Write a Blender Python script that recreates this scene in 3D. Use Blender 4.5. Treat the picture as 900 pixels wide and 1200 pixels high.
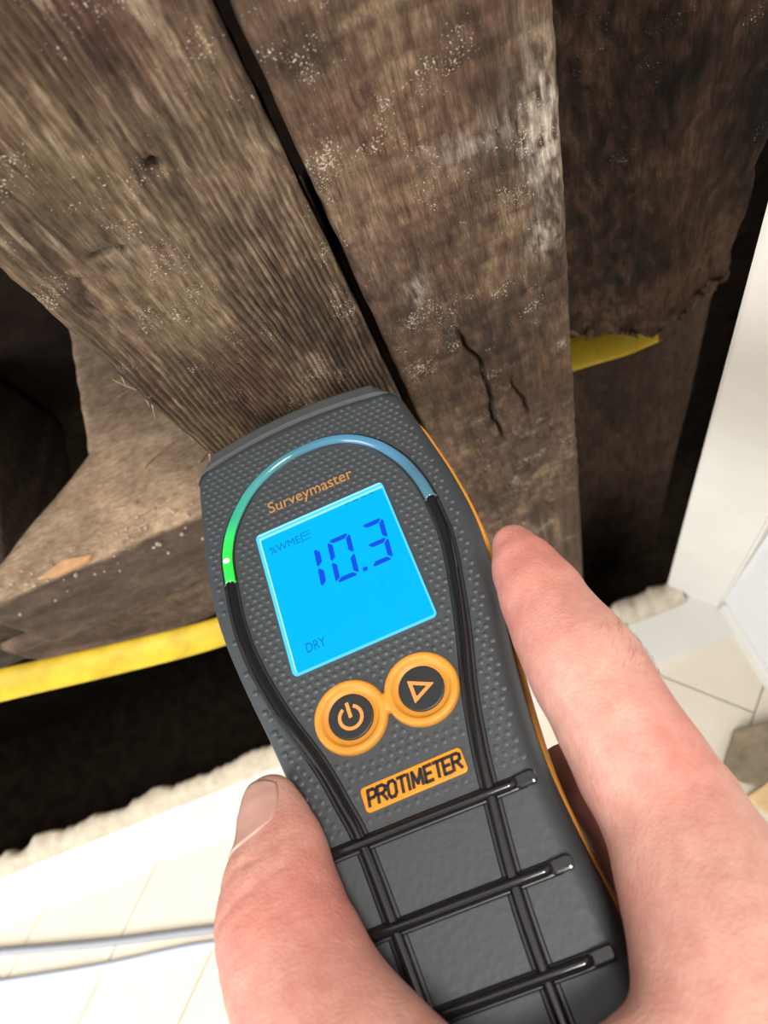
import bpy, bmesh, math, random
import numpy as np
from mathutils import Matrix, Vector
random.seed(4); rng = np.random.default_rng(7)
for o in list(bpy.data.objects): bpy.data.objects.remove(o)
SC = bpy.context.scene
COL = SC.collection

# ------------------------------------------------------------------ camera, world, lights, exposure
cam = bpy.data.cameras.new('camera'); camo = bpy.data.objects.new('camera', cam); COL.objects.link(camo)
cam.sensor_fit = 'VERTICAL'; cam.sensor_height = 36; cam.sensor_width = 27; cam.lens = 27.0
cam.clip_start = 0.005; cam.clip_end = 20
camo.matrix_world = Matrix(((0.91337, 0.39421, 0.10175, 0.0),
                            (-0.32236, 0.85290, -0.41067, 0.0),
                            (-0.24867, 0.34230, 0.90609, 0.56),
                            (0, 0, 0, 1)))
cam.dof.use_dof = True; cam.dof.focus_distance = 0.183; cam.dof.aperture_fstop = 19
SC.camera = camo
w = bpy.data.worlds.new('room_light'); SC.world = w; w.use_nodes = True
w.node_tree.nodes['Background'].inputs[0].default_value = (1.0, 0.97, 0.93, 1)
w.node_tree.nodes['Background'].inputs[1].default_value = 0.50
def area(name, loc, target, size, power, col):
    l = bpy.data.lights.new(name, 'AREA'); l.shape = 'RECTANGLE'; l.size = size[0]; l.size_y = size[1]; l.energy = power; l.color = col
    o = bpy.data.objects.new(name, l); COL.objects.link(o); o.location = loc
    o.rotation_euler = (Vector(target) - Vector(loc)).to_track_quat('-Z', 'Y').to_euler(); return o
area('ceiling_light', (0.40, -0.32, 2.1), (-0.05, 0.05, 0.3), (0.40, 0.40), 27, (1.0, 0.94, 0.86))
area('window_light', (-1.7, -0.55, 1.25), (0, 0.0, 0.35), (1.2, 1.1), 30, (0.95, 0.97, 1.0))
SC.view_settings.view_transform = 'Standard'; SC.view_settings.look = 'None'
SC.view_settings.gamma = 1; SC.view_settings.use_curve_mapping = False; SC.view_settings.exposure = 0.60

# ------------------------------------------------------------------ helpers
def lin(r, g, b):
    f = lambda c: (c / 255 / 12.92) if c <= 10 else ((c / 255 + 0.055) / 1.055) ** 2.4
    return (f(r), f(g), f(b), 1)
def fade(t): return t * t * t * (t * (t * 6 - 15) + 10)
_perm = rng.permutation(512).astype(np.int64)
def _hash(i, j): return _perm[(_perm[i & 511] + j) & 511] / 511.0
def vnoise(x, y):
    xi = np.floor(x).astype(np.int64); yi = np.floor(y).astype(np.int64)
    u = fade(x - xi); v = fade(y - yi)
    a = _hash(xi, yi); b = _hash(xi + 1, yi); c = _hash(xi, yi + 1); d = _hash(xi + 1, yi + 1)
    return (a * (1 - u) + b * u) * (1 - v) + (c * (1 - u) + d * u) * v
def fbm(x, y, n=4):
    s = np.zeros_like(x, dtype=float); a = .5; t = 0
    for k in range(n):
        s += a * vnoise(x + 17.3 * k, y + 9.1 * k); t += a; a *= .5; x = x * 2.03; y = y * 2.03
    return s / t
def link(o, parent=None):
    COL.objects.link(o)
    if parent is not None: o.parent = parent
    return o
def tag(o, label=None, cat=None, group=None, kind=None):
    if label: o['label'] = label
    if cat: o['category'] = cat
    if group: o['group'] = group
    if kind: o['kind'] = kind
    return o
def mesh_obj(name, verts, faces, mat, parent=None, smooth=True, cols=None, scale=1.0):
    me = bpy.data.meshes.new(name)
    v = np.asarray(verts, dtype=float) * scale
    me.from_pydata([tuple(p) for p in v], [], [tuple(int(i) for i in f) for f in faces])
    me.validate()
    if cols is not None:
        at = me.color_attributes.new('tone', 'FLOAT_COLOR', 'POINT')
        c = np.ones((len(v), 4), dtype=np.float32); c[:, :3] = cols
        at.data.foreach_set('color', c.ravel())
    if smooth: me.polygons.foreach_set('use_smooth', [True] * len(me.polygons))
    if mat is not None: me.materials.append(mat)
    me.update()
    return link(bpy.data.objects.new(name, me), parent)
def bm_obj(name, bm, mat, parent=None, smooth=False):
    bmesh.ops.recalc_face_normals(bm, faces=bm.faces)
    me = bpy.data.meshes.new(name); bm.to_mesh(me); bm.free()
    if smooth: me.polygons.foreach_set('use_smooth', [True] * len(me.polygons))
    me.materials.append(mat)
    return link(bpy.data.objects.new(name, me), parent)
def prism_bm(poly, z0, z1, bevel=0.0, bm=None):
    own = bm is None
    if own: bm = bmesh.new()
    a = [bm.verts.new((p[0], p[1], z0)) for p in poly]; b = [bm.verts.new((p[0], p[1], z1)) for p in poly]
    n = len(poly)
    bm.faces.new(a[::-1]); bm.faces.new(b)
    for i in range(n): bm.faces.new((a[i], a[(i + 1) % n], b[(i + 1) % n], b[i]))
    if bevel > 0 and own:
        bmesh.ops.recalc_face_normals(bm, faces=bm.faces)
        es = [e for e in bm.edges if all(v.co.z > z1 - 1e-9 for v in e.verts)]
        bmesh.ops.bevel(bm, geom=es, offset=bevel, segments=2, profile=.6, affect='EDGES')
    return bm
def rrect(cx, cy, wx, wy, r, n=5):
    P = []
    for sx, sy, a0 in ((1, 1, 0), (-1, 1, 90), (-1, -1, 180), (1, -1, 270)):
        for k in range(n + 1):
            a = math.radians(a0 + 90 * k / n)
            P.append((cx + sx * (wx / 2 - r) + r * math.cos(a), cy + sy * (wy / 2 - r) + r * math.sin(a)))
    return P
def catmull(P, n=8):
    P = [np.array(p, float) for p in P]; Q = [2 * P[0] - P[1]] + P + [2 * P[-1] - P[-2]]; out = []
    for i in range(1, len(Q) - 2):
        for k in range(n):
            t = k / n
            out.append(.5 * (2 * Q[i] + (Q[i + 1] - Q[i - 1]) * t + (2 * Q[i - 1] - 5 * Q[i] + 4 * Q[i + 1] - Q[i + 2]) * t * t + (3 * Q[i] - Q[i - 1] - 3 * Q[i + 1] + Q[i + 2]) * t ** 3))
    out.append(P[-1]); return np.array(out)
def tube(path, ra, rb=None, n=12, up=(0, 0, 1)):
    """sweep an ellipse (ra sideways, rb along up); returns verts, faces and the station of each vertex"""
    path = np.asarray(path, float); m = len(path)
    ra = np.broadcast_to(np.asarray(ra, float), (m,)); rb = ra if rb is None else np.broadcast_to(np.asarray(rb, float), (m,))
    T = np.gradient(path, axis=0); T /= np.linalg.norm(T, axis=1)[:, None]
    upv = np.array(up, float); S = np.cross(T, upv); S /= np.linalg.norm(S, axis=1)[:, None]; B = np.cross(S, T)
    V = []; st = []
    for i in range(m):
        for k in range(n):
            a = 2 * math.pi * k / n
            V.append(path[i] + S[i] * ra[i] * math.cos(a) + B[i] * rb[i] * math.sin(a)); st.append(i / (m - 1))
    Fc = [(i * n + k, i * n + (k + 1) % n, (i + 1) * n + (k + 1) % n, (i + 1) * n + k) for i in range(m - 1) for k in range(n)]
    Fc += [tuple(range(n))[::-1], tuple(range((m - 1) * n, m * n))]
    return np.array(V), Fc, np.array(st)

# ------------------------------------------------------------------ materials
def nt(name):
    m = bpy.data.materials.new(name); m.use_nodes = True; t = m.node_tree
    return m, t, t.nodes['Principled BSDF']
def N(t, typ, **kw):
    n = t.nodes.new(typ)
    for k, v in kw.items():
        if k in n.inputs: n.inputs[k].default_value = v
        else: setattr(n, k, v)
    return n
def coord(t, scale=(1, 1, 1)):
    tc = N(t, 'ShaderNodeTexCoord'); mp = N(t, 'ShaderNodeMapping'); mp.inputs['Scale'].default_value = scale
    t.links.new(tc.outputs['Object'], mp.inputs[0]); return mp.outputs[0]
def ramp(t, fac, stops):
    r = N(t, 'ShaderNodeValToRGB'); e = r.color_ramp.elements
    while len(e) < len(stops): e.new(.5)
    for i, (p, c) in enumerate(stops): e[i].position = p; e[i].color = c
    t.links.new(fac, r.inputs[0]); return r.outputs[0]
def mixc(t, fac, a, b, mode='MIX'):
    m = N(t, 'ShaderNodeMix'); m.data_type = 'RGBA'; m.blend_type = mode
    for s, v in ((m.inputs[0], fac), (m.inputs[6], a), (m.inputs[7], b)):
        if hasattr(v, 'links'): t.links.new(v, s)
        else: s.default_value = v
    return m.outputs[2]
def bump(t, h, b, strength=.3, dist=.001):
    n = N(t, 'ShaderNodeBump'); n.inputs['Strength'].default_value = strength; n.inputs['Distance'].default_value = dist
    t.links.new(h, n.inputs['Height']); t.links.new(n.outputs[0], b.inputs['Normal']); return n
def noise(t, vec, scale, detail=4, rough=.6):
    n = N(t, 'ShaderNodeTexNoise'); n.inputs['Scale'].default_value = scale; n.inputs['Detail'].default_value = detail; n.inputs['Roughness'].default_value = rough
    t.links.new(vec, n.inputs['Vector']); return n.outputs[0]
def plain(name, col, rough=.5, spec=.5, nscale=0, amp=.1, bumpd=0, coat=0):
    m, t, b = nt(name); b.inputs['Roughness'].default_value = rough; b.inputs['Specular IOR Level'].default_value = spec
    b.inputs['Base Color'].default_value = col; b.inputs['Coat Weight'].default_value = coat
    if nscale:
        f = noise(t, coord(t), nscale)
        lo = tuple(c * (1 - amp) for c in col[:3]) + (1,); hi = tuple(min(1, c * (1 + amp)) for c in col[:3]) + (1,)
        t.links.new(ramp(t, f, [(.3, lo), (.7, hi)]), b.inputs['Base Color'])
        if bumpd: bump(t, f, b, .5, bumpd)
    return m
def emis(name, col, strength=1.0, base=(0, 0, 0, 1), rough=.4):
    m, t, b = nt(name); b.inputs['Base Color'].default_value = base; b.inputs['Roughness'].default_value = rough
    b.inputs['Emission Color'].default_value = col; b.inputs['Emission Strength'].default_value = strength; return m
def wood(name, base=(1, 1, 1, 1), attr=True, grain=(900, 900, 60), speck=.0, rough=.75, amp=.5, bstr=.5, bdist=.0006, spec=.25):
    """old timber: per-piece tone times stretched grain noise, pale specks for dust and painted glints"""
    m, t, b = nt(name); b.inputs['Roughness'].default_value = rough; b.inputs['Specular IOR Level'].default_value = spec
    g = noise(t, coord(t, grain), 1.0, 5, .65)
    f2 = noise(t, coord(t, (1, 1, 1)), 260, 5, .7)
    g3 = noise(t, coord(t, (grain[0] * 3, grain[1] * 3, grain[2] * 4)), 1.0, 4, .7)
    gr3 = ramp(t, g3, [(.3, (.55, .53, .51, 1)), (.7, (1.4, 1.4, 1.4, 1))])
    gr = ramp(t, g, [(.25, (1 - amp,) * 3 + (1,)), (.75, (1 + amp * .8,) * 3 + (1,))])
    g2 = ramp(t, f2, [(.3, (.72, .70, .68, 1)), (.7, (1.25, 1.25, 1.25, 1))])
    if attr:
        at = N(t, 'ShaderNodeAttribute'); at.attribute_name = 'tone'; c = mixc(t, 1.0, at.outputs['Color'], base, 'MULTIPLY')
    else: c = base
    c = mixc(t, 1.0, c, gr, 'MULTIPLY'); c = mixc(t, 1.0, c, g2, 'MULTIPLY'); c = mixc(t, 1.0, c, gr3, 'MULTIPLY')
    if speck > 0:  # specks: pale dust, and bright glints painted into the base colour
        n1 = noise(t, coord(t), 2100, 2, .5); n2 = noise(t, coord(t), 60, 4, .7)
        ma = N(t, 'ShaderNodeMath', operation='MULTIPLY'); t.links.new(n1, ma.inputs[0]); t.links.new(n2, ma.inputs[1])
        s = ramp(t, ma.outputs[0], [(speck, (0, 0, 0, 1)), (speck + .03, (1, 1, 1, 1))])
        sm = N(t, 'ShaderNodeMath', operation='MULTIPLY'); t.links.new(s, sm.inputs[0]); sm.inputs[1].default_value = .75
        c = mixc(t, sm.outputs[0], c, (.60, .53, .42, 1))
    t.links.new(c, b.inputs['Base Color'])
    ad = N(t, 'ShaderNodeMath', operation='ADD'); t.links.new(g, ad.inputs[0]); t.links.new(f2, ad.inputs[1])
    bump(t, ad.outputs[0], b, bstr, bdist); return m

M_stud = wood('weathered_stud_wood', base=(1.04, .96, .88, 1), speck=.372)
M_char = wood('dark_timber', speck=.42, amp=.55, rough=.8)
M_beam = wood('dusty_beam_wood', grain=(90, 900, 900), speck=.45, amp=.3, rough=.9)
M_fibre = wood('pale_fibre', base=(.36, .25, .15, 1), attr=False, amp=.3)
M_void = plain('dark_back_boards', (.02, .013, .009, 1), .95, .1, 60, .5)
M_soil = plain('dark_subfloor_soil', (.012, .008, .005, 1), .98, .1, 60, .6, .004)
M_white = plain('white_gloss_paint', (.66, .635, .585, 1), .45, .4, 25, .04, .0006)
M_wall = plain('white_wall_paint', (.66, .66, .65, 1), .7, .3, 30, .03, .0006)
M_plast = plain('crumbly_cream_plaster', (.52, .45, .345, 1), .95, .1, 120, .16, .001)
M_floor = plain('pale_floor_wood', (.68, .61, .49, 1), .5, .4, 18, .05)
M_gap = plain('floor_joint', (.56, .49, .38, 1), .9, .2)
M_yel = plain('yellow_plastic', (.66, .46, .03, 1), .5, .4, 60, .25)
M_offc = plain('taupe_offcut', (.22, .17, .11, 1), .8, .2, 90, .25)
M_tan = plain('tan_cardboard', (.62, .43, .22, 1), .8, .2, 90, .1)
M_cabg = plain('grey_cable_sheath', (.30, .31, .35, 1), .35, .5)
M_cabw = plain('pale_blue_cable_sheath', (.62, .68, .85, 1), .3, .5)

# ------------------------------------------------------------------ the wall: studs and boards built as relief
def plank(name, x0, x1, z0, z1, y, thick, dx, dz, func, mat, edge=.00035, zlow=None, foot=None):
    """front face is a relief grid: func(X, Z) -> (depth change, colour); sides and back closed"""
    nx = max(2, int((x1 - x0) / dx)); zs = np.arange(z1, z0, -dz)
    if zlow is not None: zs = np.concatenate([np.arange(z1, zlow, -dz), np.linspace(zlow, z0, 14)])
    zs = np.append(zs, z0) if zs[-1] > z0 + 1e-6 else zs
    xs = np.linspace(x0, x1, nx); X, Z = np.meshgrid(xs, zs)
    wob = edge * (fbm(Z * 160 + 3, Z * 0 + x0 * 90, 3) - .5) * 2.4
    wob2 = edge * (fbm(Z * 160 + 33, Z * 0 + x1 * 90 + 5, 3) - .5) * 2.4
    s = (X - x0) / (x1 - x0); Xw = X + wob * (1 - s) + wob2 * s
    dy, col = func(X, Z)
    if foot is not None:
        zb = foot(Xw); Z = zb + (Z - z0) * (z1 - zb) / (z1 - z0)
    e = np.minimum(X - x0, x1 - X); dy = dy + .0016 * np.exp(-e / .0009)
    Y = y + dy
    nz = len(zs); V = np.stack([Xw, Y, Z], -1).reshape(-1, 3); C = col.reshape(-1, 3)
    idx = np.arange(nz * nx).reshape(nz, nx)
    F = np.stack([idx[:-1, :-1], idx[1:, :-1], idx[1:, 1:], idx[:-1, 1:]], -1).reshape(-1, 4).tolist()
    ring = list(idx[0, :]) + list(idx[1:, -1]) + list(idx[-1, -2::-1]) + list(idx[-2:0:-1, 0])
    base = len(V); R = V[ring].copy(); R[:, 1] = y + thick
    V = np.concatenate([V, R]); C = np.concatenate([C, C[ring] * .9]); n = len(ring)
    for i in range(n): F.append([ring[i], ring[(i + 1) % n], base + (i + 1) % n, base + i])
    F.append([base + i for i in range(n)])
    return mesh_obj(name, V, F, mat, smooth=True, cols=C)
def tint(v, stops):
    ps = [s[0] for s in stops]; return np.stack([np.interp(v, ps, [s[1][k] for s in stops]) for k in range(3)], -1)
def blob(X, Z, cx, cz, rx, rz, sharp=2.0):
    return np.exp(-((((X - cx) / rx) ** 2 + ((Z - cz) / rz) ** 2) ** (sharp / 2)))

def stud_left(X, Z):
    # raised grain bends round an oval knot
    kx, kz = -.0465, .4325
    d = np.sqrt(((X - kx) / .011) ** 2 + ((Z - kz) / .030) ** 2)
    warp = .0045 * np.exp(-d * d * .5) * np.sign(X - kx) * np.minimum(1, np.abs(X - kx) / .003)
    ph = (X + warp + .0022 * fbm(X * 40, Z * 12, 3) + .0006 * fbm(X * 300, Z * 40, 2)) / .00150
    r = .5 + .5 * np.cos(2 * np.pi * ph); r = r ** 1.4
    strong = np.clip(1.25 - (Z - .395) / .07, .5, 1) * (.5 + .8 * fbm(X * 60 + 5, Z * 25, 3)) * np.clip(d - .5, .15, 1)
    big = fbm(X * 70, Z * 28, 4); f = fbm(X * 700, Z * 130, 4)
    dy = .00075 * r * strong + .0016 * (big - .5) + .0008 * (f - .5)
    dent = blob(X, Z, -.0290, .4612, .0016, .0013); dy += .003 * dent
    arcd = np.abs(np.sqrt(((X + .047) / .012) ** 2 + ((Z - .434 - .006 * fbm(X * 120, Z * 90, 3)) / .011) ** 2) - 1); arc = np.exp(-(arcd / .06) ** 2) * (Z > .436) * np.clip(fbm(X * 260, Z * 260, 3) * 3 - 1, 0, 1)
    dy += .0010 * arc
    v = np.clip((.55 * big + .45 * f - .5) * 1.9 + .47, 0, 1)
    c = tint(v, [(.15, (.034, .023, .017)), (.42, (.080, .055, .039)), (.6, (.118, .082, .056)), (.85, (.23, .175, .12))])
    c *= (1.12 - .70 * np.clip(strong, 0, 1) * r)[..., None]
    ol = np.clip(fbm(X * 55 + 40, Z * 22 + 3, 3) * 2.6 - 1.25, 0, 1)[..., None]
    c = c * (1 - ol * .7) + np.array((.150, .122, .066)) * ol * .7
    rd = np.clip(fbm(X * 50 + 80, Z * 18 + 9, 3) * 2.4 - 1.2, 0, 1)[..., None]
    c = c * (1 - rd * .7) + np.array((.125, .060, .045)) * rd * .7
    pale = blob(X, Z, -.0395, .425, .006, .012)[..., None] * .55
    c = c * (1 - pale) + np.array((.20, .155, .095)) * pale
    scr = np.clip(fbm(X * 420, Z * 70 + 50, 3) * 3.4 - 2.0, 0, 1) * np.clip((Z - .435) / .02, 0, 1)
    c = c * (1 - scr[..., None] * .8) + np.array((.36, .30, .22)) * scr[..., None] * .8
    c *= (1 - .75 * dent - .45 * arc)[..., None]
    return dy, np.clip(c, .006, 1)
def stud_mid(X, Z):
    big = fbm(X * 55 + 11, Z * 30 + 4, 4); f = fbm(X * 500, Z * 160, 4); sc = fbm(X * 60 + 3, Z * 420, 3)
    dy = .0018 * (big - .5) + .0007 * (f - .5) + .0006 * (sc - .5)
    crack = np.exp(-((X - (.0205 + .009 * (fbm(Z * 55, Z * 0, 4) - .5))) / .00055) ** 2) * np.clip((.372 - Z) / .01, 0, 1) * np.clip((Z - .285) / .01, 0, 1)
    crack2 = np.exp(-((X - (.034 + .010 * (fbm(Z * 70 + 9, Z * 0, 4) - .5))) / .0005) ** 2) * np.clip((.335 - Z) / .008, 0, 1) * np.clip((Z - .30) / .006, 0, 1)
    dy += .0035 * crack + .0025 * crack2
    v = np.clip((.45 * big + .35 * f + .2 * sc - .5) * 1.9 + .47, 0, 1)
    c = tint(v, [(.15, (.034, .022, .016)), (.42, (.078, .051, .035)), (.6, (.110, .074, .050)), (.85, (.20, .15, .10))])
    rd = np.clip(fbm(X * 45 + 8, Z * 25 + 90, 3) * 2.4 - 1.15, 0, 1)[..., None]
    c = c * (1 - rd * .5) + np.array((.125, .068, .044)) * rd * .5
    ch = (blob(X, Z, .0495, .425, .0055, .020) + .6 * blob(X, Z, .046, .392, .004, .007) + .5 * blob(X, Z, .0106, .3935, .0030, .006) + .35 * blob(X, Z, .033, .432, .010, .005))
    ch = np.clip(ch * (fbm(X * 900, Z * 260, 4) * 3.2 - .95), 0, 1)[..., None]
    c = c * (1 - ch * .85) + np.array((.52, .49, .44)) * ch * .85
    dark = blob(X, Z, .022, .315, .012, .035)[..., None] * np.clip(fbm(X * 200, Z * 120, 3) * 3 - 1, 0, 1)[..., None]
    c *= 1 - .6 * dark; c *= (1 - .85 * crack - .7 * crack2)[..., None]
    edge = np.exp(-(.0527 - X) / .0007)[..., None]; c = c * (1 - .5 * edge) + np.array((.26, .22, .17)) * .5 * edge
    return dy, np.clip(c, .006, 1)
def char_board(X, Z):
    big = fbm(X * 40 + 61, Z * 25, 4); f = fbm(X * 330 + 4, Z * 150, 4)
    rough = np.clip(1.35 - (X - .06) / .045, .2, 1) * np.clip((Z - .33) / .04, .15, 1)
    cell = np.abs(fbm(X * 220, Z * 130 + 7, 3) - .5) * 2
    dy = .004 * (big - .5) + .0030 * rough * (f - .5) - .0045 * rough * cell + .0026
    v = np.clip((.5 * big + .5 * f - .5) * 1.8 + .5, 0, 1)
    c = tint(v, [(.2, (.014, .009, .006)), (.5, (.050, .029, .019)), (.8, (.125, .075, .048))])
    c *= (1 - .50 * rough * (1 - cell))[..., None]
    pk = np.clip((X - .085) / .02, 0, 1)[..., None] * np.clip(big * 2 - .5, 0, 1)[..., None]
    c = c * (1 - pk * .55) + np.array((.15, .085, .055)) * pk * .55
    return dy, np.clip(c, .004, 1)
def lower_board(X, Z):
    big = fbm(X * 30 + 21, Z * 14, 4); f = fbm(X * 300 + 4, Z * 60, 4)
    c = tint(.5 * big + .5 * f, [(.25, (.032, .020, .013)), (.5, (.068, .043, .029)), (.75, (.12, .078, .054))])
    return .002 * (big - .5) + .0012 * (f - .5), c
def brown_board(X, Z):
    big = fbm(X * 30 + 21, Z * 40, 4); f = fbm(X * 120 + 4, Z * 300, 4)
    c = tint(.5 * big + .5 * f, [(.25, (.06, .04, .027)), (.5, (.125, .083, .058)), (.75, (.19, .135, .10))])
    return .002 * (big - .5) + .0012 * (f - .5), c

YW = .1300
def CFOOT(x): return np.interp(x, [.050, .066, .085, .104, .114, .122, .134], [.291, .285, .272, .258, .262, .274, .278]) + .008 * (fbm(x * 240, x * 0 + 3, 3) - .5)
o = plank('timber_stud', -.0675, -.0057, -.30, .60, YW, .020, .00036, .0014, stud_left, M_stud, zlow=.31)
tag(o, 'weathered brown stud with raised grain that the meter tip presses against', 'timber')
studA = o
o = plank('timber_stud', -.0029, .0527, -.30, .60, YW + .0006, .060, .0005, .0014, stud_mid, M_stud, zlow=.20)
tag(o, 'weathered brown stud with chalky white smear along its right edge', 'timber')
o = plank('timber_board', .0500, .1335, .262, .62, .1600, .014, .0010, .0020, char_board, M_char, edge=.002, foot=CFOOT)
tag(o, 'dark crumbling board set back on the right, ragged at its foot', 'timber'); boardC = o
o = plank('timber_board', .0450, .1480, -.19, .40, .1880, .012, .003, .008, lower_board, M_char, edge=.001)
tag(o, 'dark plain board below the crumbling board, beside the white post', 'timber')
# ragged fibres along the foot of the dark board and the splintered edge of the left stud
def splinter(parent, p, d, L, r, mat=None):
    d = np.array(d, float); d /= np.linalg.norm(d); p = np.array(p, float)
    side = np.cross(d, (0, 1, 0)); side /= np.linalg.norm(side)
    pts = [p - d * .002, p + d * L * .5 + side * L * random.uniform(-.08, .08), p + d * L]
    V, F, _ = tube(catmull(pts, 3), np.linspace(r, r * .2, 7), np.linspace(r * .6, r * .15, 7), 6, up=(0, 1, .01))
    c_ = None if mat is None else np.full((len(V), 3), (.10, .062, .042)) * random.uniform(.5, 1.5)
    return mesh_obj('splinter', V, F, mat or M_fibre, parent, cols=c_)
for i in range(46):
    x = random.uniform(.055, .128)
    splinter(boardC, (x, random.uniform(.160, .172), float(CFOOT(np.array([x]))[0]) + random.uniform(.001, .005)), (random.uniform(-.7, .7), random.uniform(-.15, .15), -1), random.uniform(.003, .007), random.uniform(.0009, .0020), M_char)
for i in range(34):
    z = .305 + .13 * random.random() ** 1.0
    splinter(studA, (-.0672 + random.uniform(-.0004, .0006), random.uniform(.1310, .138), z), (-.22 - .3 * random.random(), random.uniform(-.2, .3), random.choice((-1, -1, 1))), random.uniform(.003, .009), random.uniform(.0002, .0005))

# noggin: dusty top face, left notch in place of a shadow, rough dark front
def solid_poly(name, poly, z0, z1, mat, topcol, sidecol, amp=.0009, step=.004, fr=130):
    bm = prism_bm(poly, z0, z1)
    bmesh.ops.recalc_face_normals(bm, faces=bm.faces)
    bmesh.ops.triangulate(bm, faces=bm.faces)
    for _ in range(7):
        es = [e for e in bm.edges if e.calc_length() > step]
        if not es: break
        bmesh.ops.subdivide_edges(bm, edges=es, cuts=1); bmesh.ops.triangulate(bm, faces=[f for f in bm.faces if len(f.verts) > 3])
    bm.normal_update()
    V = np.array([v.co for v in bm.verts]); Nn = np.array([v.normal for v in bm.verts])
    n1 = fbm(V[:, 0] * fr + V[:, 2] * 40, V[:, 1] * fr + V[:, 2] * fr, 4)
    V2 = V + Nn * ((n1 - .5) * 2 * amp)[:, None]
    top = np.clip((V[:, 2] - (z1 - .004 - .006 * (fbm(V[:, 0] * 90, V[:, 0] * 0, 3) - .5))) / .003, 0, 1)[:, None]
    n2 = fbm(V[:, 0] * 60, V[:, 1] * 60 + V[:, 2] * 140, 4)[:, None]
    c = (np.array(topcol) * top + np.array(sidecol) * (1 - top)) * (.5 + n2)
    F = [[v.index for v in f.verts] for f in bm.faces]; bm.free()
    return mesh_obj(name, V2, F, mat, smooth=True, cols=np.clip(c, .004, 1))
nog = solid_poly('timber_noggin', [(-.212, .1535), (-.010, .1525), (-.010, .30), (-.1400, .30), (-.1435, .203), (-.199, .166), (-.212, .163)], .232, .2935, M_beam, (.29, .205, .135), (.080, .055, .040), step=.0045)
tag(nog, 'dusty tan horizontal timber behind the left stud, notched at its left end in place of a shadow', 'timber')
for (x, y, a, L) in ((-.118, .185, .3, .016), (-.108, .236, 2.6, .012), (-.122, .225, .2, .010), (-.100, .205, 1.1, .013), (-.094, .176, .5, .014), (-.128, .17, 2.9, .012)):
    splinter(nog, (x, y, .2945), (math.cos(a), math.sin(a), .02), L, .0006)
blk = solid_poly('packing_block', [(-.40, .158), (-.208, .168), (-.204, .30), (-.40, .30)], .205, .272, M_char, (.060, .042, .030), (.055, .038, .027), step=.008)
tag(blk, 'dark rough timber block left of the dusty horizontal timber', 'timber')
o = plank('timber_board', -.245, -.012, 0.168, .2315, .1610, .014, .003, .004, brown_board, M_char, edge=.001)
tag(o, 'brown board under the dusty horizontal timber, above the yellow pipe', 'timber')

V = []; F = []          # dust crumbs and a pale sliver on the noggin's front edge
for i in range(70):
    bmc = bmesh.new(); bmesh.ops.create_icosphere(bmc, subdivisions=1, radius=random.uniform(.0004, .0011)); xx = random.uniform(-.20, -.075)
    pc = Vector((xx, random.uniform(.1525, .164), .2938)) if i % 3 else Vector((xx, .1524, random.uniform(.272, .292)))
    b0 = len(V); V += [tuple(v.co * random.uniform(.7, 1.2) + pc) for v in bmc.verts]; bmc.verts.index_update(); F += [tuple(b0 + v.index for v in f.verts) for f in bmc.faces]; bmc.free()
tag(mesh_obj('dust_crumbs', V, F, plain('pale_crumb', (.34, .28, .22, 1), .9, .1, 200, .3), nog, smooth=False), kind='stuff')
sv = bm_obj('wood_sliver', prism_bm([(-.176, .1545), (-.168, .1522), (-.152, .1530), (-.150, .1548), (-.163, .1580)], .2938, .2962, .0006), plain('pale_orange_wood', (.42, .24, .12, 1), .8, .2, 200, .2), nog)
# yellow pipe on the left, yellow strip on the right
P = catmull([(-.400, .144, .298), (-.296, .1445, .258), (-.2472, .146, .2283), (-.2049, .147, .2001), (-.1546, .148, .1734), (-.10, .156, .145), (-.055, .166, .10), (-.02, .172, .03)], 8)
V, F, _ = tube(P, .0030, .0082, 16, up=(.15, .85, .40))
tag(mesh_obj('yellow_pipe', V, F, M_yel), 'flat yellow pipe crossing the dark hole below the brown board', 'pipe')
P = catmull([(-.02, .176, .262), (.03, .177, .2555), (.0717, .178, .2455), (.0948, .179, .2375), (.1080, .180, .2345), (.1130, .180, .2340)], 8)
V, F, _ = tube(P, .0018, np.linspace(.0085, .0075, len(P)), 14, up=(0, .9, .35))
tag(mesh_obj('yellow_strip', V, F, M_yel), 'yellow strip under the ragged foot of the dark right board', 'strip')

# cavity back, added to keep world light out; ground below the floor
def box(name, x0, x1, y0, y1, z0, z1, mat, parent=None, bevel=0):
    bm = prism_bm([(x0, y0), (x1, y0), (x1, y1), (x0, y1)], z0, z1)
    if bevel:
        bmesh.ops.recalc_face_normals(bm, faces=bm.faces); bmesh.ops.bevel(bm, geom=bm.edges[:], offset=bevel, segments=2, profile=.6, affect='EDGES')
    return bm_obj(name, bm, mat, parent)
tag(box('wall_back_blocker', -.75, .45, .305, .325, -.32, .75, M_void), kind='structure')
tag(box('ground', -.75, .45, .02, .305, -.34, -.30, M_soil), kind='structure')
tag(box('wall_left', -.77, -.75, .113, .325, -.32, .75, M_void), kind='structure')
tag(box('wall_foundation', -.75, .45, .02, .04, -.30, -.03, M_void), kind='structure')
tag(box('wall_cavity_end', .30, .32, .125, .305, -.30, .75, M_void), kind='structure')

tag(box('wall_upper_blocker', -.75, .45, .131, .325, .60, 1.9, M_wall), kind='structure')  # unseen wall overhead, added to stop light entering the cavity from above
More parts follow.
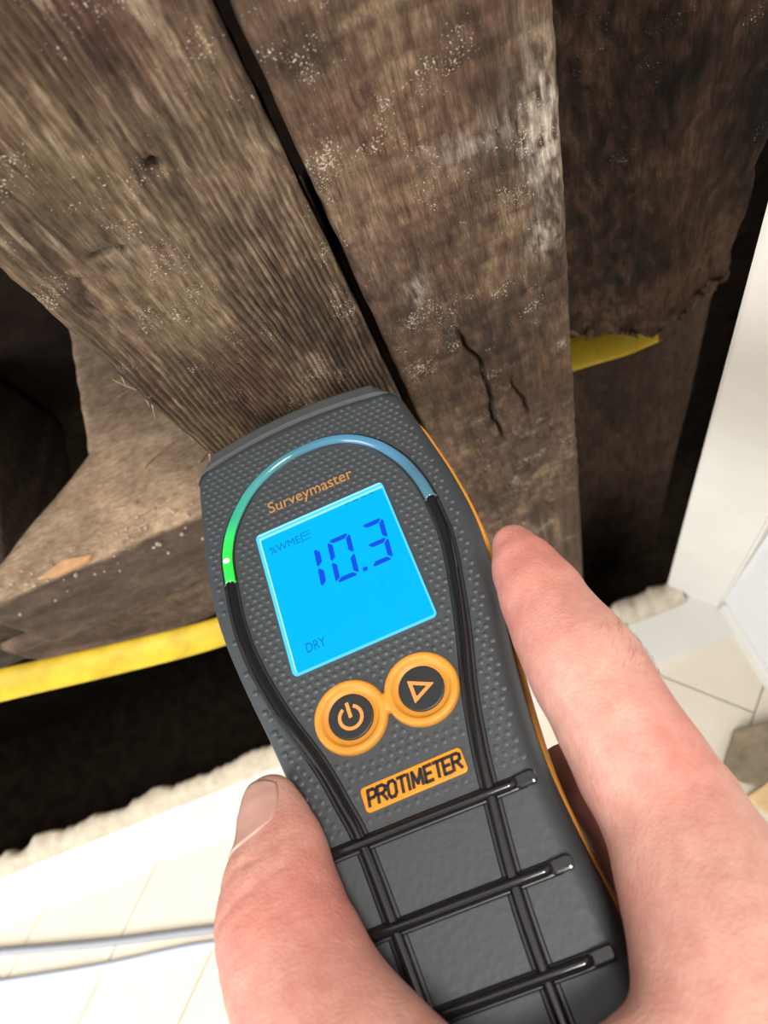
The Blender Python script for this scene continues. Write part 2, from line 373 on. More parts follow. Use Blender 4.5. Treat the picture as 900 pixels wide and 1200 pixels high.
# floor: pale boards laid at 45 degrees, each a piece
fl = tag(box('floor', -.95, .60, -.75, .100, -.030, -.0035, M_gap), kind='structure')
def clip(poly, f):
    out = []
    for i in range(len(poly)):
        a, b = poly[i], poly[(i + 1) % len(poly)]; fa, fb = f(a), f(b)
        if fa >= 0: out.append(a)
        if (fa >= 0) != (fb >= 0):
            s = fa / (fa - fb); out.append((a[0] + (b[0] - a[0]) * s, a[1] + (b[1] - a[1]) * s))
    return out
pw, pl = .068, .42; d = (math.sqrt(.5), math.sqrt(.5)); nrm = (d[1], -d[0])
for i in range(-15, 15):
    off = random.uniform(0, pl)
    for k in range(-4, 4):
        s0 = off + k * pl; c0 = (-.330 + nrm[0] * i * pw, .048 + nrm[1] * i * pw)
        q = [(c0[0] + d[0] * (s0 + a * (pl - .0007)) + nrm[0] * b * (pw - .0007), c0[1] + d[1] * (s0 + a * (pl - .0007)) + nrm[1] * b * (pw - .0007)) for a, b in ((0, 0), (1, 0), (1, 1), (0, 1))]
        for f in (lambda p: .080 - p[1], lambda p: p[1] + .72, lambda p: p[0] + .92, lambda p: .56 - p[0]):
            if len(q) >= 3: q = clip(q, f)
        if len(q) < 3: continue
        ar = abs(sum(q[j][0] * q[(j + 1) % len(q)][1] - q[(j + 1) % len(q)][0] * q[j][1] for j in range(len(q)))) / 2
        if ar < 2e-4: continue
        bm_obj('floor_plank', prism_bm(q, -.0035, random.uniform(-.0004, 0), .0004), M_floor, fl)
# white timber strip along the opening and the broken plaster lip behind it
o = box('trim_1', -.80, .132, .066, .104, -.002, .0045, M_white, bevel=.0008); tag(o, kind='structure')
xs = np.linspace(-.78, .112, 420); nv = 9; V = []; F = []
for i, x in enumerate(xs):
    n1 = fbm(np.array([x * 60.]), np.array([.3]), 4)[0]; n2 = fbm(np.array([x * 160.]), np.array([7.3]), 3)[0]; n3 = fbm(np.array([x * 90.]), np.array([17.3]), 3)[0]
    yb = .1135 + .012 * (n1 - .5) + .003 * (n2 - .5); h = .008 + .004 * (n3 - .5) + (.006 if x > .055 else 0) * n2
    prof = [(.096, -.002), (.097, .0045), (.101, h * .75), (.105, h), (yb - .003, h * .95), (yb, h * .6), (yb + .001, -.004), (yb - .004, -.022), (.098, -.030)]
    for (y, z) in prof: V.append((x, y, z + .0012 * (fbm(np.array([x * 400.]), np.array([y * 900.]), 2)[0] - .5)))
for i in range(len(xs) - 1):
    for k in range(nv): F.append((i * nv + k, i * nv + (k + 1) % nv, (i + 1) * nv + (k + 1) % nv, (i + 1) * nv + k))
F += [tuple(range(nv)), tuple(range((len(xs) - 1) * nv, len(xs) * nv))[::-1]]
tag(mesh_obj('trim_plaster', V, F, M_plast), kind='structure')
# white splayed post and the white wall returning towards the camera, with its skirting
bm = prism_bm([(.1050, .1120), (.1303, .0860), (.1480, .0900), (.1520, .1500), (.1470, .1500)], .0, .75)
bmesh.ops.recalc_face_normals(bm, faces=bm.faces); bmesh.ops.bevel(bm, geom=[e for e in bm.edges if abs(e.verts[0].co.z - e.verts[1].co.z) > .1], offset=.0012, segments=2, affect='EDGES')
for v_ in bm.verts: v_.co.x -= .021 * v_.co.z      # the post leans a little
tag(bm_obj('trim_post', bm, M_white), kind='structure')
tag(bm_obj('wall_right', prism_bm([(.1322, .0868), (.1500, -.30), (.19, -.30), (.19, .0868)], .0, .75), M_wall), kind='structure')
tag(bm_obj('baseboard_right', prism_bm([(.1295, .0845), (.1440, -.30), (.1530, -.30), (.1375, .0845)], .0, .020, .002), M_white), kind='structure')

# floor clutter: offcut by the right wall, two cables on the left
of = bpy.data.objects.new('board_offcut', None); link(of); of.location = (.105, -.012, 0)
tag(of, 'small taupe board offcut with tan edge lying on the pale floor', 'offcut')
bm_obj('board', prism_bm([(-.026, .000), (-.004, .023), (.024, .019), (.024, -.003), (-.006, -.013)], .0004, .010, .0008), M_offc, of)
bm_obj('edge_strip', prism_bm([(-.018, -.016), (-.006, -.0135), (.022, -.004), (.022, -.020), (-.008, -.030)], .0004, .009, .0006), M_tan, of)
P = catmull([(-.62, .095, .0042), (-.52, .064, .0042), (-.449, .048, .0042), (-.3625, .0275, .0042), (-.280, .0105, .0042), (-.20, -.008, .0042), (-.12, -.03, .0042)], 8)
V, F, _ = tube(P, .0028, None, 12); tag(mesh_obj('cable', V, F, M_cabg), 'grey cable on the pale floor, the one nearer the wall', 'cable')
P = catmull([(-.62, .060, .0042), (-.52, .040, .0042), (-.452, .0275, .0042), (-.3654, .0126, .0042), (-.284, .0015, .0042), (-.20, -.020, .0042), (-.12, -.045, .0042)], 8)
V, F, _ = tube(P, .0028, None, 12); tag(mesh_obj('cable', V, F, M_cabw), 'pale bluish cable on the pale floor beside the grey cable', 'cable')

# ------------------------------------------------------------------ the moisture meter, built in mm in its own frame
MM = .001
Rm = Matrix(((0.997542, -0.045186, 0.053551, -0.034302), (0.033577, 0.979082, 0.200677, 0.065984), (-0.061499, -0.198386, 0.978193, 0.386273), (0, 0, 0, 1)))
meter = bpy.data.objects.new('moisture_meter', None); link(meter); meter.matrix_world = Rm @ Matrix.Scale(1, 4)
tag(meter, 'dark grey handheld moisture meter with lit blue screen reading 10.3', 'moisture meter')
def dimple_plastic(name, col, rough):
    m, t, b = nt(name); b.inputs['Base Color'].default_value = col; b.inputs['Roughness'].default_value = rough
    f = noise(t, coord(t), 900, 3, .6); vo = N(t, 'ShaderNodeTexVoronoi'); vo.inputs['Scale'].default_value = 700; t.links.new(coord(t), vo.inputs['Vector'])
    ad = N(t, 'ShaderNodeMath', operation='ADD'); t.links.new(f, ad.inputs[0]); t.links.new(vo.outputs[0], ad.inputs[1])
    bump(t, ad.outputs[0], b, .16, .0003); return m
M_body = dimple_plastic('charcoal_rubber', (.038, .044, .049, 1), .52)
M_cap = plain('end_cap_plastic', (.060, .066, .068, 1), .42, .5, 300, .08)
M_org = plain('orange_rubber', (.56, .235, .030, 1), .48, .4, 200, .06)
M_orgp = plain('orange_plate', (.64, .235, .010, 1), .35, .5, 200, .08)
M_blk = plain('glossy_black_rubber', (.008, .008, .010, 1), .10, .6)
M_btn = plain('black_button', (.016, .018, .020, 1), .4, .5, 400, .1)
M_prt = plain('orange_print', (.34, .175, .06, 1), .6, .3)
M_icon = plain('icon_print', (.60, .235, .06, 1), .5, .3)
M_ink = plain('raised_black_lettering', (.012, .010, .010, 1), .22, .6)
M_steel = plain('steel_pin', (.6, .6, .6, 1), .25, .5); M_steel.node_tree.nodes['Principled BSDF'].inputs['Metallic'].default_value = 1
def flatemit(name, col, s):
    m = emis(name, col, s); m.node_tree.nodes['Principled BSDF'].inputs['Specular IOR Level'].default_value = .10; return m
M_lcd = flatemit('backlit_lcd', (.0, .49, 1.0, 1), .74)
M_rim = flatemit('lit_glass_edge', (.10, .66, 1.0, 1), .80)
M_line = flatemit('lit_glass_line', (.42, .85, 1.0, 1), .85)
M_seg = flatemit('lcd_digit', (.006, .085, .80, 1), .70)
M_seg2 = flatemit('lcd_small_text', (.004, .22, .62, 1), .62)

YK = [-135, -130, -110, -88, -78, -67, -57, -47, -33, -18, -3, 10, 25, 40, 53, 60]
WK = [24.5, 25.5, 27, 27.2, 26.6, 26.3, 26.4, 27.7, 30, 33.2, 35.6, 36.6, 36.2, 34.6, 33.2, 32.4]
def ws(y):
    return np.interp(np.linspace(-6, 6, 9)[None, :] + np.atleast_1d(y)[:, None], YK, WK).mean(1)
UP = [(0, -12), (-.5, -8), (-1.1, -4.6), (-2.1, -2.0), (-3.6, -.6), (-5.4, 0)]
LO = [(-.4, -14.2), (-.9, -20), (-3.4, -28), (-8.5, -32.6), (-14, -33.8)]
def ytop(x): return 52 + 4 * (1 - (x / 30.) ** 2)
def ybot(x): return -131 + 5 * (abs(x) / 24.) ** 3
def shell(profile, zc, mid, rows=72):
    V = []; F = []; cols = None
    for i in range(rows):
        s = i / (rows - 1); y0 = 54 + (-130 - 54) * s; wv = ws(y0)[0]
        half = [(wv + dx, z) for dx, z in profile]
        xin = half[-1][0]
        sec = half + [(xin * (1 - 2 * k / mid), zc) for k in range(1, mid)] + [(-x, z) for x, z in half[::-1]]
        cols = len(sec)
        for x, z in sec: V.append((x, ytop(x) * (1 - s) + ybot(x) * s, z))
    for i in range(rows - 1):
        for k in range(cols - 1): F.append((i * cols + k, i * cols + k + 1, (i + 1) * cols + k + 1, (i + 1) * cols + k))
    F.append(tuple(range(cols))[::-1]); F.append(tuple((rows - 1) * cols + k for k in range(cols)))
    return V, F
V, F = shell(UP, 0, 22); body = mesh_obj('upper_shell', V, F, M_body, meter, scale=MM)
V, F = shell(LO, -33.8, 10); mesh_obj('lower_shell', V, [f[::-1] for f in F], M_body, meter, scale=MM)
# orange seam on both flanks
for sgn in (1, -1):
    ys = np.linspace(48, -92, 50)
    P = np.stack([sgn * (ws(ys) - (.1 if sgn > 0 else 1.1)), ys, np.full_like(ys, -13.0)], -1)
    taper = np.clip(np.minimum((48 - ys) / 4, (ys + 92) / 4), .15, 1)
    V, F, _ = tube(P, .9 * taper, 1.45 * taper, 10); mesh_obj('seam_trim', V, F, M_org, meter, scale=MM)
# end cap across the tip
prof = [(-.6, -.3), (-.2, .6), (.4, .8), (.9, .3), (4.6, -.55), (5.7, -1.3), (6.2, -3.0), (6.0, -14), (4.0, -31), (-.6, -33)]
V = []; F = []; nx = 41
for i in range(nx):
    q = -1 + 2 * i / (nx - 1); wx = 31.7
    x = wx * q; fade_ = 1 - .55 * max(0, (abs(q) - .84) / .16) ** 1.5
    for k, (dy, z) in enumerate(prof):
        ex = x * (1 - .012 * max(dy, 0)) if abs(q) > .8 else x
        dz = -3.2 * max(0, (abs(q) - .80) / .20) ** 2 if z > -3.5 else 0
        V.append((ex, ytop(x) + dy * fade_, z + dz))
npf = len(prof)
for i in range(nx - 1):
    for k in range(npf): F.append((i * npf + k, i * npf + (k + 1) % npf, (i + 1) * npf + (k + 1) % npf, (i + 1) * npf + k))
F += [tuple(range(npf)), tuple(range((nx - 1) * npf, nx * npf))[::-1]]
cap = mesh_obj('end_cap', V, F, M_cap, meter, scale=MM, smooth=False)
for sx in (-7, 7):
    V, F, _ = tube([(sx, 58, -17), (sx, 62.5, -17), (sx, 65.5, -17), (sx, 68, -17)], [1.2, 1.2, .8, .1], None, 10); mesh_obj('pin', V, F, M_steel, meter, scale=MM)

# light pipe and cords
def face_path(pts, z): return np.array([(x, y, z) for x, y in catmull(pts, 10)])
ARCH = [(-28.2, 12.6), (-27.2, 21.8), (-23.6, 30.4), (-16.4, 38.9), (-6.4, 43.9), (4.3, 44.7), (12.9, 42.2), (19.8, 36.1), (24.4, 27.8), (26.6, 19.8), (27.4, 12.2)]
CL = [(-28.2, 12.6), (-28.5, 1), (-27.2, -11.2), (-23.6, -25.6), (-18.4, -40.2), (-15.8, -50.6), (-14.2, -58.3), (-12.9, -74), (-11.9, -90), (-11, -106), (-10.5, -122)]
CR = [(27.4, 12.2), (26.9, -.5), (24.1, -14.3), (21.0, -26.5), (17.5, -38.4), (15.1, -49.2), (13.8, -57), (11.5, -73.8), (10.5, -88), (10.2, -106), (10, -122)]
m, t, b = nt('light_pipe_plastic'); at = N(t, 'ShaderNodeAttribute'); at.attribute_name = 'tone'
b.inputs['Base Color'].default_value = (.03, .06, .08, 1); b.inputs['Roughness'].default_value = .12; b.inputs['Coat Weight'].default_value = .15
t.links.new(at.outputs['Color'], b.inputs['Emission Color']); b.inputs['Emission Strength'].default_value = .8; M_pipe = m
P = face_path(ARCH, .15); V, F, st = tube(P, 1.32, 1.25, 14)
gl = tint(st, [(0, (0, .80, .0)), (.10, (0, .95, .0)), (.15, (.0, .75, .05)), (.21, (.0, .40, .18)), (.32, (.04, .26, .26)), (.45, (.03, .16, .20)), (.6, (.05, .20, .34)), (.75, (.06, .20, .34)), (.88, (.04, .12, .18)), (1, (.06, .15, .2))])  # glow along the pipe; bluish right part is reflection painted as emission
lp = mesh_obj('light_pipe', V, F, M_pipe, meter, cols=gl, scale=MM); lp['label'] = 'clear light pipe glowing green at its left end'
bm = bmesh.new(); bmesh.ops.create_uvsphere(bm, u_segments=14, v_segments=8, radius=.85 * MM)
bmesh.ops.translate(bm, verts=bm.verts, vec=(-27.6 * MM, 19.2 * MM, .95 * MM))
led = bm_obj('led', bm, emis('green_led', (.75, 1.0, .72, 1), 3.0), lp, True); led['label'] = 'bright green indicator light'
# dark channel either side of the pipe and cords, then the cords
for pts, nm in ((ARCH, 'pipe_groove'), (CL, 'cord_groove'), (CR, 'cord_groove')):
    V, F, _ = tube(face_path(pts, .02), 1.95, .14, 10); mesh_obj(nm, V, F, M_btn, meter, scale=MM)
for pts in (CL, CR):
    V, F, _ = tube(face_path(pts, .3), 1.22, 1.2, 12); mesh_obj('cord', V, F, M_blk, meter, scale=MM)
for y0, y1, xl, xr in ((-58.9, -59.7, -24.4, 21.2), (-75.2, -76.2, -23.4, 21.0), (-90.6, -91.8, -23.0, 21.3), (-107, -108, -23, 21)):
    V, F, _ = tube([(xl - 2.4, y0, -1.4), (xl + .5, y0, .05), (xl + 4, y0, .25), (0, (y0 + y1) / 2, .45), (xr - 3, y1, .35), (xr - .5, y1, .3)], 1.55, .25, 10)
    mesh_obj('rib_groove', V, F, M_btn, meter, scale=MM)
    V, F, _ = tube([(xl - 1, y0, -.5), (xl + 2, y0, .45), (xl + 6, y0, .85), (0, (y0 + y1) / 2, .95), (xr - 4, y1, .75), (xr - 2, y1, .7)], [.7, 1.0, 1.12, 1.12, 1.1, 1.0], None, 12)
    rb = mesh_obj('rib', V, F, M_blk, meter, scale=MM)
    bm = prism_bm(rrect(xr - .3, y1, 4.6, 2.9, 1.0, 4), .0, 1.5, .5); bmesh.ops.scale(bm, verts=bm.verts, vec=(MM,) * 3)
    bm_obj('rib_clip', bm, M_blk, rb)

# screen
def plate(name, poly, z0, z1, mat, parent, bev=0.0):
    bm = prism_bm(poly, z0, z1, bev); bmesh.ops.scale(bm, verts=bm.verts, vec=(MM,) * 3); return bm_obj(name, bm, mat, parent)
scr = plate('screen', rrect(-.65, 2.25, 36.2, 42.2, 1.2), -.2, .45, M_rim, meter, .25); scr['label'] = 'backlit blue display'
plate('lcd_panel', rrect(-.35, 1.45, 34.6, 39.6, .6), .2, .50, M_lcd, scr)
plate('glass_line', [(-17.9, 21.55), (17.2, 21.55), (17.2, 21.9), (-17.9, 21.9)], .4, .54, M_line, scr)
plate('glass_line', [(-18.1, 22.85), (17.0, 22.85), (17.0, 23.1), (-18.1, 23.1)], .4, .54, M_line, scr)
plate('glass_line', [(-17.95, 21.5), (-17.65, 21.5), (-17.65, -18.0), (-17.95, -18.0)], .4, .54, M_line, scr)
for k in range(4):
    x = 6.3 + 2.3 * k; plate('tick', [(x, 20.9), (x + 1.3, 20.9), (x + 1.3, 21.2), (x, 21.2)], .4, .53, M_seg2, scr)
def segment(p, q, wd=.62, ends=(.35, .35)):
    p = np.array(p, float); q = np.array(q, float); d_ = (q - p); L = np.linalg.norm(d_); d_ /= L; n_ = np.array((-d_[1], d_[0]))
    a, c = p + d_ * .28, q - d_ * .28
    return plate('digit_segment', [tuple(v) for v in (a, a + d_ * wd + n_ * wd * .0 + n_ * wd, c - d_ * wd + n_ * wd, c, c - d_ * wd * .4 - n_ * wd * .35, a + d_ * wd * .4 - n_ * wd * .35)][::-1], .4, .53, M_seg, scr)
one = [(-4.7, 12.0), (-5.2, 6.3), (-5.75, .6)]
segment(one[0], one[1], 1.1); segment(one[1], one[2], 1.1)
z_tl, z_tr, z_br, z_bl = (-.95, 12.2), (4.65, 12.2), (3.55, .1), (-2.05, .1); z_ml = (-1.5, 6.2); z_mr = (4.1, 6.2)
for p, q in ((z_tr, z_tl), (z_tl, z_ml), (z_ml, z_bl), (z_bl, z_br), (z_br, z_mr), (z_mr, z_tr)): segment(p, q, .95)
t_tl, t_tr, t_mr, t_ml, t_br, t_bl = (8.4, 12.4), (13.9, 12.4), (13.3, 6.3), (8.0, 6.3), (12.7, .3), (7.3, .3)
for p, q in ((t_tr, t_tl), (t_br, t_mr), (t_mr, t_tr), (t_mr, t_ml), (t_bl, t_br)): segment(p, q, .95)
plate('decimal_point', [(4.9, -.1), (6.1, -.1), (6.2, 1.0), (5.0, 1.0)], .4, .53, M_seg, scr)
def text(name, body_, x0, x1, y0, y1, z, mat, parent, extr=.06, offset=0.0, shear=0.0, space=1.0):
    cu = bpy.data.curves.new(name, 'FONT'); cu.body = body_; cu.size = 1; cu.offset = offset; cu.space_character = space; cu.extrude = .02; cu.resolution_u = 4; cu.shear = shear
    to = bpy.data.objects.new(name + '_tmp', cu); COL.objects.link(to)
    dg = bpy.context.evaluated_depsgraph_get(); dg.update(); me = bpy.data.meshes.new_from_object(to.evaluated_get(dg)); bpy.data.objects.remove(to)
    v = np.array([p.co for p in me.vertices]); lo = v.min(0); hi = v.max(0); sx = (x1 - x0) / (hi[0] - lo[0]); sy = (y1 - y0) / (hi[1] - lo[1])
    for p in me.vertices: p.co = Vector(((x0 + (p.co.x - lo[0]) * sx) * MM, (y0 + (p.co.y - lo[1]) * sy) * MM, (z + (extr if p.co.z > 0 else -extr)) * MM))
    me.materials.clear(); me.materials.append(mat); me.update()
    return link(bpy.data.objects.new(name, me), parent)
text('unit_text', '%WME', -16.0, -7.6, 15.7, 18.0, .5, M_seg2, scr, .05)
plate('unit_flag', [(-7.3, 15.4), (-7.05, 15.4), (-6.9, 18.3), (-7.15, 18.3)], .4, .53, M_seg2, scr)
for y in (18.0, 17.1, 15.7): plate('unit_flag', [(-6.9, y), (-4.6, y), (-4.6, y + .22), (-6.9, y + .22)], .4, .53, M_seg2, scr)
text('state_text', 'DRY', -14.0, -9.1, -14.6, -12.1, .5, M_seg2, scr, .05)
bm = bmesh.new()
for k in range(14):
    a0, a1 = 2 * math.pi * k / 14, 2 * math.pi * (k + 1) / 14
    vs = [bm.verts.new(((8.6 + r_ * math.cos(a)) * MM, (-5.3 + r_ * math.sin(a)) * MM, .53 * MM)) for r_, a in ((.5, a0), (.66, a0), (.66, a1), (.5, a1))]; bm.faces.new(vs)
bm_obj('small_ring', bm, flatemit('lcd_ghost', (.0, .40, .9, 1), .7), scr)
text('model_name', 'Surveymaster', -13.3, 11.0, 27.35, 32.2, .30, M_prt, meter, .05, offset=.006)

# buttons in their joined orange bezel
bc = [(-8.7, -33.3), (8.0, -33.7)]
V = []; F = []
bp = [(8.45, -.1), (8.38, .8), (8.1, 1.25), (7.7, 1.4), (7.0, 1.4), (6.7, 1.2), (6.35, .55), (5.9, .25), (4.6, .12)]
for cx, cy in bc:
    b0 = len(V); n = 40
    for k in range(n):
        a = 2 * math.pi * k / n
        for r_, z in bp: V.append((cx + r_ * math.cos(a), cy + r_ * math.sin(a), z))
    m_ = len(bp)
    for k in range(n):
        for j in range(m_ - 1): F.append((b0 + k * m_ + j, b0 + ((k + 1) % n) * m_ + j, b0 + ((k + 1) % n) * m_ + j + 1, b0 + k * m_ + j + 1))
b0 = len(V); ncol = 15       # waisted bridge joining the two rings
for i in range(ncol):
    q = -1 + 2 * i / (ncol - 1); x = -.35 + 1.75 * q; hw = 2.5 + 2.5 * abs(q) ** 2.0; cy = -33.5 - .2 * q
    for yy, z in ((-hw, -.1), (-hw + .25, .7), (-hw + .8, 1.22), (0, 1.3), (hw - .8, 1.22), (hw - .25, .7), (hw, -.1)): V.append((x, cy + yy, z if abs(q) < .8 else z * .92))
for i in range(ncol - 1):
    for j in range(6): F.append((b0 + i * 7 + j, b0 + (i + 1) * 7 + j, b0 + (i + 1) * 7 + j + 1, b0 + i * 7 + j + 1))
bez = mesh_obj('button_bezel', V, F, M_org, meter, scale=MM); bez['label'] = 'orange figure-of-eight bezel'
def disc(cx, cy, r_): return [(cx + r_ * math.cos(2 * math.pi * k / 36), cy + r_ * math.sin(2 * math.pi * k / 36)) for k in range(36)]
bts = [plate('button', disc(cx, cy, 5.15), .05, .80, M_btn, meter, .3) for cx, cy in bc]
cx, cy = bc[0]; bm = bmesh.new()
def ringseg(bm, cx, cy, r0, r1, a0, a1, z, n=28):
    for k in range(n):
        A, B = a0 + (a1 - a0) * k / n, a0 + (a1 - a0) * (k + 1) / n
        bm.faces.new([bm.verts.new(((cx + r_ * math.cos(a)) * MM, (cy + r_ * math.sin(a)) * MM, z * MM)) for r_, a in ((r0, A), (r1, A), (r1, B), (r0, B))])
ringseg(bm, cx, cy - .2, 2.15, 2.95, math.radians(118), math.radians(422), .84)
bm.faces.new([bm.verts.new(((cx + x) * MM, (cy + y) * MM, .84 * MM)) for x, y in ((-.42, -.3), (.42, -.3), (.42, 3.3), (-.42, 3.3))])
bm_obj('power_icon', bm, M_icon, bts[0])
cx, cy = bc[1]; bm = bmesh.new()
tri_o = [(-2.4, 2.75), (3.1, 0), (-2.4, -2.75)]; tri_i = [(-1.55, 1.4), (1.25, 0), (-1.55, -1.4)]
for k in range(3):
    q = [tri_o[k], tri_o[(k + 1) % 3], tri_i[(k + 1) % 3], tri_i[k]]
    bm.faces.new([bm.verts.new(((cx + x) * MM, (cy + y) * MM, .84 * MM)) for x, y in q])
bm_obj('arrow_icon', bm, M_icon, bts[1])
# brand plate
pl_ = plate('brand_plate', rrect(-.2, -51.3, 22.6, 5.3, .9), -.2, .55, M_orgp, meter, .2); pl_['label'] = 'orange plate with black lettering'
LET = {'P': [[(0, 0), (0, 1)], [(0, 1), (.55, 1), (.8, .88), (.8, .6), (.55, .47), (0, .47)]],
       'R': [[(0, 0), (0, 1)], [(0, 1), (.55, 1), (.8, .88), (.8, .62), (.55, .5), (0, .5)], [(.4, .5), (.85, 0)]],
       'O': [[(.22, 0), (.62, 0), (.82, .2), (.82, .8), (.62, 1), (.22, 1), (.02, .8), (.02, .2), (.22, 0)]],
       'T': [[(0, 1), (.85, 1)], [(.42, 1), (.42, 0)]], 'I': [[(.1, 0), (.1, 1)]],
       'M': [[(0, 0), (.05, 1)], [(.05, 1), (.5, .15)], [(.5, .15), (.95, 1)], [(.95, 1), (1.0, 0)]],
       'E': [[(0, 0), (0, 1)], [(0, 1), (.72, 1)], [(0, .5), (.62, .5)], [(0, 0), (.72, 0)]]}
ADV = {'P': 1.0, 'R': 1.08, 'O': 1.08, 'T': 1.0, 'I': .52, 'M': 1.34, 'E': .96}
word = 'PROTIMETER'; tw = sum(ADV[c] for c in word) - .2; ux = 20.6 / tw; uy = 3.1; pen = -10.4
for ch in word:
    bm = bmesh.new(); hw = .33
    for line in LET[ch]:
        for (a, b) in zip(line[:-1], line[1:]):
            A = np.array((pen + a[0] * ux + .14 * a[1] * uy, -52.85 + a[1] * uy)); B = np.array((pen + b[0] * ux + .14 * b[1] * uy, -52.85 + b[1] * uy))
            dv = (B - A) / np.linalg.norm(B - A); nv_ = np.array((-dv[1], dv[0])) * hw; ex = dv * hw * .55
            prism_bm([tuple(p) for p in (A - ex - nv_, B + ex - nv_, B + ex + nv_, A - ex + nv_)], .45, .78, bm=bm)
    bmesh.ops.scale(bm, verts=bm.verts, vec=(MM,) * 3); bm_obj('letter', bm, M_ink, pl_); pen += ADV[ch] * ux

# raised dots of the grip texture: one joined part
def near(P, pts, r_):
    d2 = ((P[:, None, :] - pts[None, :, :]) ** 2).sum(-1).min(1); return d2 < r_ * r_
sp = 2.12; G = []
for j in range(-40, 40):
    for i in range(-20, 21):
        x = (i + .5 * (j & 1)) * sp; y = -2 + j * sp * .866
        G.append((x, y))
G = np.array(G)
ok = (np.abs(G[:, 0]) < ws(G[:, 1]) - 4.2) & (G[:, 1] < ytop(G[:, 0]) - 1.6) & (G[:, 1] > -56)
ok &= ~((np.abs(G[:, 0] + .65) < 19.0) & (np.abs(G[:, 1] - 2.25) < 22.0))
for pts in (ARCH, CL, CR): ok &= ~near(G, catmull(pts, 12), 2.5)
for cx, cy in bc: ok &= (G[:, 0] - cx) ** 2 + (G[:, 1] - cy) ** 2 > 9.4 ** 2
ok &= ~((np.abs(G[:, 0] + .3) < 5) & (np.abs(G[:, 1] + 33.5) < 4)); ok &= ~((np.abs(G[:, 0] + .2) < 12.2) & (np.abs(G[:, 1] + 51.3) < 3.6))
ok &= ~(np.abs(G[:, 1] + 59.2) < 2.4)
G = G[ok]; V = []; F = []
for x, y in G:
    b0 = len(V); fd = np.clip((y + 68) / 40, .35, 1)
    for r_, z in ((.80, -.03), (.50, .17 * fd)):
        for k in range(8): V.append((x + r_ * math.cos(k * math.pi / 4), y + r_ * math.sin(k * math.pi / 4), z))
    V.append((x, y, .25 * fd))
    for k in range(8):
        F.append((b0 + k, b0 + (k + 1) % 8, b0 + 8 + (k + 1) % 8, b0 + 8 + k)); F.append((b0 + 8 + k, b0 + 8 + (k + 1) % 8, b0 + 16))
tag(mesh_obj('grip_dots', V, F, M_body, meter, scale=MM), kind='stuff')

# ------------------------------------------------------------------ the hand: one continuous surface from a blended distance field (mm, meter frame)
hs = .95; gx = np.arange(-52, 98, hs); gy = np.arange(-232, 2, hs); gz = np.arange(-62, 52, hs)
GX, GY, GZ = np.meshgrid(gx.astype(np.float32), gy.astype(np.float32), gz.astype(np.float32), indexing='ij')
def smin(a, b, k):
    h = np.clip(.5 + .5 * (b - a) / k, 0, 1); return b * (1 - h) + a * h - k * h * (1 - h)
def cone(X, Y, Z, a, b, ra, rb):
    bx, by, bz = (b[i] - a[i] for i in range(3)); L2 = bx * bx + by * by + bz * bz
    px, py, pz = X - a[0], Y - a[1], Z - a[2]
    h = np.clip((px * bx + py * by + pz * bz) / L2, 0, 1)
    return np.sqrt((px - bx * h) ** 2 + (py - by * h) ** 2 + (pz - bz * h) ** 2) - (ra + (rb - ra) * h)
def chain(X, Y, Z, pts, k=2.0):
    s = None
    for (a, b) in zip(pts[:-1], pts[1:]):
        c = cone(X, Y, Z, a[:3], b[:3], a[3], b[3]); s = c if s is None else smin(s, c, k)
    return s
INDEX = [(40.2, -10.5, 1, 5.2), (40.2, -17.2, 1, 7.4), (40.4, -25.6, 2, 9.0), (40.4, -35.2, 3, 10.0), (41.0, -42.3, 4, 11.0), (41.6, -48.6, 4, 11.5), (41.6, -57.9, 4, 11.4), (42.0, -66.5, 3, 12.0), (43.0, -76.6, 2, 12.6), (42.0, -86, 4, 13.8), (40.5, -99, 7, 15.2)]
THUMB = [(-29.6, -44.6, 2.5, 5.6), (-29.6, -49.2, 3.2, 7.0), (-29.3, -55.9, 4.6, 8.8), (-30.7, -62.0, 6, 10.8), (-31.3, -68.9, 7, 12.3), (-29.9, -76.5, 8.5, 12.9), (-27.3, -86.0, 11, 13.6), (-22.0, -99, 14, 14.5)]
MIDDLE = [(51, -112, -9, 12), (40.5, -92, -20, 11.6), (38, -64, -25, 10.8), (31, -55, -39, 9.4), (14, -56, -43.5, 7.8)]
RING = [(62, -118, -20, 11), (50, -94, -37, 9.6), (36, -77, -44, 8.8), (14, -76, -43, 7.4)]
LITTLE = [(63, -126, -32, 10), (52, -110, -42, 8.6), (36, -97, -43.5, 7.8), (16, -96, -42.5, 6.6)]
PALM = [[(41.5, -99, 7, 15), (36, -150, 26, 15)], [(52, -112, -9, 12.5), (42, -152, 22, 15)], [(62, -118, -20, 11.5), (48, -156, 14, 14)], [(63, -126, -32, 10.5), (50, -160, 4, 13)],
        [(-22, -99, 14, 14.5), (4, -130, 24, 16), (26, -158, 24, 15)], [(-8, -116, 17, 10), (38, -107, 13, 11)], [(36, -150, 24, 15), (40, -176, 18, 18), (42, -240, 24, 20)], [(46, -156, 10, 14), (50, -176, 8, 17), (54, -240, 12, 20)], [(0, -126, 20, 12), (45, -128, 14, 13)]]
